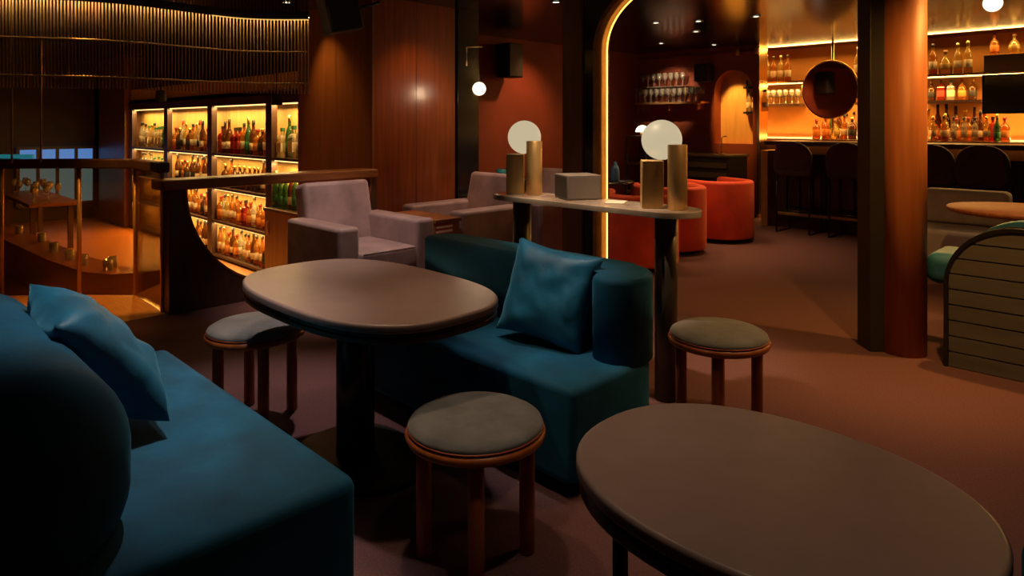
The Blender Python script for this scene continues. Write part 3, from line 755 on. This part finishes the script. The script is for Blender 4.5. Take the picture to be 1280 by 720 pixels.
for px_ in (922, 946):
    v = W(s_at(px_, 9.3), 9.3, 2.40)
    t = thing('track_spotlight', 'small pale track spotlight head on the rail above the arched niche', 'spotlight', v, RZ, 'track spotlights above the niche')
    MB().lathe([(.0001, .05), (.022, .048), (.028, -.05), (.022, -.05), (.018, -.03), (.0001, -.03)], 14, cap=False).build('head', 'brass', t)
    MB().tube([(0, 0, .04), (0, .02, .075), (0, .07, .075)], .007, 6).build('stem', 'brass', t)
# ================================================================== BAR
sl_bar = s_at(968, 8.75)
bar = thing('bar_counter', 'long dark bar counter with vertical panelled front and gold band', 'bar', W(0, 0, 0))
MB().box(sl_bar, 6.0, 8.80, 9.25, 0, 1.08).build('body', 'wood_dark', bar)
MB().box(sl_bar-.06, 6.02, 8.55, 9.30, 1.08, 1.13, .008).build('bar_top', 'wood_dark', bar)
MB().box(sl_bar, 6.0, 8.785, 8.80, .96, 1.07).build('gold_band', 'gold', bar)
s = sl_bar+.005
pm = MB().box(0, .15, 8.765, 8.80, .12, .95, .012).mesh('panel', 'wood_dark')
while s < 3.0:
    o = bpy.data.objects.new('panel', pm); COL.objects.link(o); o.location = (s, 0, 0); o.parent = bar; s += .165
MB().tube([(sl_bar+.1, 8.62, .2), (3.0, 8.62, .2)], .022, 10).build('foot_rail', 'brass', bar)
MB().box(sl_bar-.16, sl_bar-.07, 8.7, 9.2, 0, 1.0, .004).build('end_pier', 'bronze', bar)
bbk = thing('back_bar', 'tall golden lit back bar with long shelves for bottles and glasses', 'shelving', W(0, 0, 0))
MB().box(-5.3, 6.0, 9.98, 10.39, 0, 1.10).build('cabinet', 'wood_dark', bbk)
MB().box(-5.3, 6.0, 9.94, 10.395, 1.10, 1.13).build('counter', 'wood_rail', bbk)
MB().box(-5.3, 6.0, 9.98, 10.395, 1.955, 1.985).build('shelf', 'wood_dark', bbk)
MB().box(-5.3, 6.0, 9.955, 9.98, 1.955, 1.985).build('shelf_edge', 'gold', bbk)
for (a, b_) in ((s_at(940, 10.2), s_at(1003, 10.2)), (s_at(1068, 10.2), s_at(1095, 10.2)), (s_at(1155, 10.2), s_at(1229, 10.2))): MB().box(a, b_, 10.1, 10.395, 1.62, 1.655).build('lower_shelf', 'wood_dark', bbk)
MB().box(-5.3, 6.0, 9.96, 9.975, 1.938, 1.953).build('led_strip', 'led_warm', bbk)
light('AREA', 'shelf_led', (-2.2, 10.05, 1.945), 115, (1, .50, .12), bbk, rot=(math.radians(-22), 0, 0), shape='RECTANGLE', size=6.2, size_y=.05)
light('AREA', 'shelf_led', (-2.2, 10.05, ZC-.02), 40, (1, .52, .13), bbk, rot=(math.radians(-18), 0, 0), shape='RECTANGLE', size=6.2, size_y=.05)
MB().box(-5.3, 4.0, 10.36, 10.39, 1.132, 1.15).build('led_strip', 'led_warm', bbk)
light('AREA', 'shelf_led', (-2.2, 10.30, 1.155), 22, (1, .56, .16), bbk, rot=(PI+math.radians(20), 0, 0), shape='RECTANGLE', size=6.2, size_y=.05)
upb = 'on the long shelf of the back bar'
bottle_row(s_at(950, 10.1), s_at(990, 10.1), 10.12, 1.986, upb, 'ajcjaj', .09, scale=1.3)
bottle_row(s_at(1072, 10.1), s_at(1120, 10.1), 10.12, 1.986, upb, 'jjaj', .10, scale=1.35)
bottle_row(s_at(1166, 10.1), s_at(1218, 10.1), 10.12, 1.986, upb, 'cjfjaj', .12, scale=1.3)
lob = 'on a short shelf of the back bar'
bottle_row(s_at(1164, 10.2), s_at(1226, 10.2), 10.22, 1.656, lob, 'iefbig', .118)
bottle_row(s_at(1072, 10.2), s_at(1090, 10.2), 10.22, 1.656, lob, 'geg', .118)
cob = 'on the back counter of the bar'
bottle_row(s_at(1020, 10.1), s_at(1110, 10.1), 10.1, 1.131, cob, 'bfcgka', .125, scale=1.15)
bottle_row(s_at(1166, 10.1), s_at(1262, 10.1), 10.12, 1.131, cob, 'jcfgekia', .125, scale=1.15)
bottle_row(s_at(1160, 10.25), s_at(1240, 10.27), 10.28, 1.131, cob, 'dkjac', .09, scale=1.3)
bottle_row(s_at(1166, 9.99), s_at(1250, 9.99), 10.01, 1.131, cob, 'jajckd', .12, .0)
bottle_row(s_at(1030, 10.26), s_at(1100, 10.26), 10.28, 1.131, cob, 'jkacd', .10, scale=1.2)
for k in range(7):
    for t in (10.16, 10.28):
        place(wine_me, 'wine_glass', W(s_at(952, 10.2)+.03+k*.092, t, 1.656), 0, 'stemmed wine glass on the lower shelf of the back bar', 'glass', 'wine glasses on the back bar')
rm = thing('round_mirror', 'large round mirror with a gold rim standing on a pole at the back bar', 'mirror', W(s_at(1037, 9.82), 9.82, 0), RZ-math.radians(8))
zm = 1.83; rmr = .40
MB().tube([(rmr*math.cos(2*PI*i/48), 0, zm+rmr*math.sin(2*PI*i/48)) for i in range(48)], .013, 8, closed=True).build('rim', 'gold', rm)
mm = MB(); pts = [(rmr*math.cos(2*PI*i/48), zm+rmr*math.sin(2*PI*i/48)) for i in range(48)]
mm.prism(pts, -.006, .006, axis='y', smooth=False); mm.build('glass', 'mirror', rm)
MB().cyl(.03, .03, 1.131-.0, ZC-.001, .016, seg=12).build('pole', 'gold', rm)
MB().box(-.04, .10, -.02, .16, 1.1305, 1.14).build('pole_base', 'gold', rm)
rmx = thing('dark_mirror', 'smoked rectangular mirror in a black frame hanging below the back bar shelf', 'mirror', W(s_at(1265, 9.9), 9.93, 0))
MB().box(-.28, .40, 0, .02, 1.49, 1.93).build('glass', 'mirror_smoke', rmx)
for (a, b_, c_, d_) in ((-.30, .42, 1.475, 1.495), (-.30, .42, 1.93, 1.95), (-.30, -.28, 1.475, 1.95), (.40, .42, 1.475, 1.95)):
    MB().box(a, b_, -.012, .025, c_, d_).build('frame_bar', 'black_metal', rmx)
ub = thing('wooden_crate', 'dark closed box on the long upper shelf of the back bar', 'box', W(s_at(1268, 10.15), 10.15, 1.986))
MB().box(-.29, .48, -.13, .13, 0, .20, .006).build('body', 'box_grey', ub)
MB().box(-.295, .485, -.135, .135, .20, .215, .003).build('lid', 'bronze', ub)
onb = 'on the dark closed box of the back bar'
for k, key in enumerate('gfj'): place(KINDS[key][0], 'bottle', W(s_at(1268, 10.15)-.2+.2*k, 10.15, 2.2015), RZ, KINDS[key][1]+' '+onb, 'bottle', KINDS[key][1]+' '+onb)
sv = at(1241, 4, 5.9)
cdz = thing('ceiling_globe', 'perforated silver globe light under the ceiling above the round table', 'ceiling lamp', (sv.x, sv.y, sv.z), 0)
MB().sphere((0, 0, 0), .075, 20).build('globe', 'globe_small', cdz)
MB().cyl(0, 0, .06, ZC-sv.z, .01, seg=8).build('stem', 'silver', cdz)
# bar stools
def barstool(loc, rz, label):
    t = thing('bar_stool', label, 'bar stool', loc, rz, 'plum velvet bar stools at the counter')       # faces +y
    MB().box(-.22, .22, -.20, .20, .70, .78, .03, 4).build('seat', 'plum_velvet', t)
    b = MB(); n = 14; rows = []
    ol_ = rrect(-.235, .235, .72, 1.13, .19, 7, (.35, 1, 1, .35))
    b.prism(ol_, -.03, .03, .02, .02, 3, axis='y')
    for v in b.bm.verts: v.co.y += -.20+.55*v.co.x**2*1.2-(v.co.z-.72)*.12
    b.build('backrest', 'plum_velvet', t)
    for x in (-.2, .2):
        MB().tube([(x, -.18, .71), (x, -.2, .012), (x, .2, .012), (x, .18, .71)], .012, 8).build('leg_frame', 'black_metal', t)
    for y in (-.19, .19): MB().tube([(-.2, y, .28), (.2, y, .28)], .011, 8).build('footrest', 'black_metal', t)
    return t
bs = barstool(at(999, 0, 8.45)*Vector((1, 1, 0)), RZ, 'plum velvet bar stool at the open end of the bar counter')
L2 = 'plum velvet bar stool along the counter between the end stool and the wood column'
def bp(px): r = (px-CX)/F; Y = 12.03/(1+r); return Vector((r*Y, Y, 0))
bs.location = bp(999)
dup(bs, bp(1066), RZ, 'second plum velvet bar stool from the open end of the bar counter')
dup(bs, bp(1168), RZ, 'plum velvet bar stool half hidden by the round wood column')
dup(bs, bp(1233), RZ, 'plum velvet bar stool behind the round table with the orange edge')

# ---- column, steel post, booth
cw = struct(MB().cyl(0, 0, 0, ZC-.001, .1185, seg=48).build('wall_column', 'column_wood', None, on(1142.5, 447, 0)+Vector((0, .1, 0))))
pst = on(1102, 440, 0)
struct(MB().box(-.068, .068, 0, .15, 0, ZC-.001, .004).build('wall_steel_post', 'post_steel', None, pst, 0))
TB = 4.4
b0 = s_at(1181, TB)
bo_ = thing('booth', 'curved booth with grey planked outer side, black edge and teal seat', 'booth', W(b0, TB, 0))
Rb = .34; zt_ = .80; LB = 1.9
def xl(z): return 0 if z < zt_-Rb else Rb-math.sqrt(max(0, Rb*Rb-(z-(zt_-Rb))**2))
nP = 9; hP = (zt_-.02)/nP
for k in range(nP):
    z0_, z1_ = .0+k*hP+.004, .0+(k+1)*hP-.004
    zs = [z0_+(z1_-z0_)*i/5 for i in range(6)]
    poly = [(LB, z0_), (LB, z1_)] + [(xl(z)+.022, z) for z in zs[::-1]]
    MB().prism(poly[::-1], -.018, .0, axis='y', smooth=False).build('plank', 'plank_grey', bo_)
zs = [0.0]+[(zt_-Rb)+Rb*math.sin(PI/2*i/16) for i in range(17)]
prof = [(xl(z), z) for z in zs]
MB().prism([(LB, 0), (LB, zt_)] + prof[::-1], 0.0, .06, axis='y', smooth=False).build('core', 'black_matte', bo_)
rim = prof+[(LB, zt_)]
def ribbon2(path, w, y0, y1): return ribbon(path, -w, 0, y0, y1)
ribbon2(rim, .020, -.03, .06).build('edge_trim', 'black_metal', bo_)
MB().box(-.02, LB, .12, .66, .10, .45, .04, 4).build('seat', 'teal_leather', bo_)
MB().box(-.13, .18, .10, .5, .42, .60, .06, 5).build('bolster', 'teal_leather', bo_)
MB().box(.02, LB, .14, .6, 0, .10).build('plinth', 'black_matte', bo_)
MB().prism([(LB, .40)]+[(LB, zt_+.03)]+[(x+.04, z+.03) for x, z in prof[::-1] if z > .40], .07, .2, .03, .03, 3, axis='y').build('backrest', 'teal_leather', bo_)
# round table with orange edge
rtb = thing('round_table', 'round table with orange wood edge behind the planked booth', 'table', (3.72, 4.95, 0), 0)
MB().lathe([(.0001, .69), (.42, .69), (.455, .705), (.46, .72), (.45, .73), (.0001, .73)], 56, cap=False).build('table_top', 'column_wood', rtb)
MB().cyl(0, 0, .02, .70, .05, seg=18).build('pedestal', 'black_metal', rtb)
MB().cyl(0, 0, 0, .022, .27, seg=32).build('base_plate', 'black_metal', rtb)
gb_ = thing('banquette', 'pale grey fabric banquette behind the round wood column', 'banquette', at(1196, 0, 6.1)*Vector((1, 1, 0)), RZ)
MB().box(-.27, .3, -.35, .35, .0, .10).build('plinth', 'black_matte', gb_)
MB().box(-.32, .36, -.40, .38, .10, .42, .03, 3).build('seat', 'grey_fabric', gb_)
MB().box(-.32, .36, .16, .38, .425, .74, .05, 4).build('backrest', 'grey_fabric', gb_)

# ================================================================== LAMPS IN THE CEILING
def downlight(x, y, label, power, col, target=None, size=1.0, blend=.5, soft=.04):
    t = thing('ceiling_downlight', label, 'ceiling light', (x, y, ZC), 0)
    MB().lathe([(.034, -.002), (.052, -.002), (.055, -.008), (.034, -.010)], 20, cap=False).build('trim_ring', 'black_metal', t)
    MB().cyl(0, 0, -.006, -.003, .033, seg=16).build('lens', 'lens_glow', t)
    tg = (0, 0, -2) if target is None else Vector(target)-Vector((x, y, ZC))
    light('SPOT', 'beam', (0, 0, -.02), power, col, t, target=tg, spot_size=size, spot_blend=blend, shadow_soft_size=soft)
    return t
def dl_w(v, *a, **k): return downlight(v.x, v.y, *a, **k)
dl_w(W(-2.45, 1.30), 'recessed ceiling downlight above the pedestal table', 36, (1, .64, .36), target=W(-2.35, 1.5, .7), size=1.15, blend=.7)
dl_w(W(-1.75, 1.35), 'recessed ceiling downlight above the stool between the tables', 32, WARM2, target=W(-1.5, 1.5, .4), size=1.1, blend=.8)
dl_w(W(-.7, 1.2), 'recessed ceiling downlight above the slim legged oval table', 23, (1, .72, .48), target=W(-.6, 1.35, .6), size=1.2, blend=.8)
dl_w(W(-2.55, 1.0), 'recessed ceiling downlight above the long teal sofa', 112, (1, .88, .76), target=W(-2.4, .72, .4), size=.85, blend=.9)
dl_w(W(-2.0, 2.0), 'recessed ceiling downlight above the loveseat pillow', 62, (1, .88, .76), target=W(-1.93, 2.12, .55), size=.46, blend=.8)
dl_w(W(-2.25, 2.55), 'added ceiling downlight above the marble console', 165, WARM2, target=W(-2.25, 2.95, 1.0), size=.78, blend=.6)  # added to brighten the lamp brass, which the globes barely light
dl_w(W(-5.3, 8.3), 'added ceiling downlight aimed at the wall shelf of glasses', 110, WARM2, target=W((ga+gb)/2, 9.3, 1.85), size=.75, blend=.8)  # extra spot put in to make the dark glassware sparkle
dl_w(W(4.6, 4.0), 'added ceiling downlight washing the unseen red far wall', 120, WARM, target=W(6.5, 4.0, 1.2), size=1.6, blend=.9)  # added to light this unseen wall for the round mirror's reflection
dl_w(W(-1.0, 2.9), 'recessed ceiling downlight above the stool by the console', 50, WARM, target=W(-1.3, 2.85, .3), size=1.1, blend=.8)
dl_w(W(-.2, 3.2), 'recessed ceiling downlight above the walkway carpet', 30, WARM2, target=W(-.3, 3.2, 0), size=1.3, blend=.9)
dl_w(W(-4.3, 2.75), 'recessed ceiling downlight above the armchair by the parapet', 105, (1, .74, .56), target=W(-4.6, 2.9, .4), size=.95, blend=.8)
dl_w(W(-4.3, 4.4), 'recessed ceiling downlight above the sideways armchairs', 55, (1, .74, .56), target=W(-4.6, 4.4, .4), size=1.1, blend=.8)
dl_w(W(-3.6, 2.2), 'recessed ceiling downlight above the carpet by the parapet stool', 120, (1, .78, .66), target=W(-3.1, 1.42, .3), size=.8, blend=.9)
dl_w(W(-3.45, 2.45), 'added ceiling downlight in front of the armchair by the parapet', 60, (1, .76, .58), target=W(-4.4, 2.75, .4), size=.8, blend=.9)  # fill beam added from the camera side for the dark arm fronts
for px, py, lb, pw in ((820, 28, 'recessed ceiling downlight above the red tub chair by the arch', 60), (873, 26, 'recessed ceiling downlight above the red tub chair by the console leg', 55), (870, 39, 'recessed ceiling downlight towards the wall shelf of glasses', 40), (695, 2, 'recessed ceiling downlight between the black pier and the portal', 60)):
    v = on(px, py, ZC); downlight(v.x, v.y, lb, pw, WARM, size=1.5, blend=.9)
v = on(955, 12, ZC); downlight(2.6, 7.2, 'recessed ceiling downlight above the carpet before the bar', 85, WARM, size=1.4, blend=.9)
dl_w(W(s_at(905, 9.2)-.05, 9.0), 'recessed ceiling downlight washing the arched niche', 160, AMB, target=W(nm, 9.6, 1.4), size=.7, blend=.4)
dl_w(W(-5.6, 6.6), 'recessed ceiling downlight washing the red side wall', 55, RED, target=W(-6.4, 6.6, 1.3), size=1.5, blend=.9)
dl_w(W(-4.55, 3.75), 'recessed ceiling downlight washing the wood block', 35, AMB, target=W(PS, 3.85, 1.2), size=1.3, blend=.9)
dl_w(W(-6.0, 3.0), 'recessed ceiling downlight on the shelf side of the wood block', 40, AMB, target=W(-5.8, 3.4, 1.4), size=1.2, blend=.9)
dl_w(W(-.55, 4.75), 'recessed ceiling downlight beside the round wood column', 150, AMB, target=W(-1.0, 4.5, 1.4), size=1.5, blend=.9)
dl_w(W(-.55, 3.2), 'recessed ceiling downlight before the round wood column', 165, AMB, target=W(-1.12, 4.4, .75), size=1.35, blend=.9)
dl_w(W(-.5, 6.1), 'recessed ceiling downlight above the round table with orange edge', 60, WARM, target=W(-.87, 6.1, .7), size=1.0, blend=.9)
dl_w(W(-5.55, 1.25), 'recessed ceiling downlight above the timber landing', 190, AMB, size=.85, blend=.6)
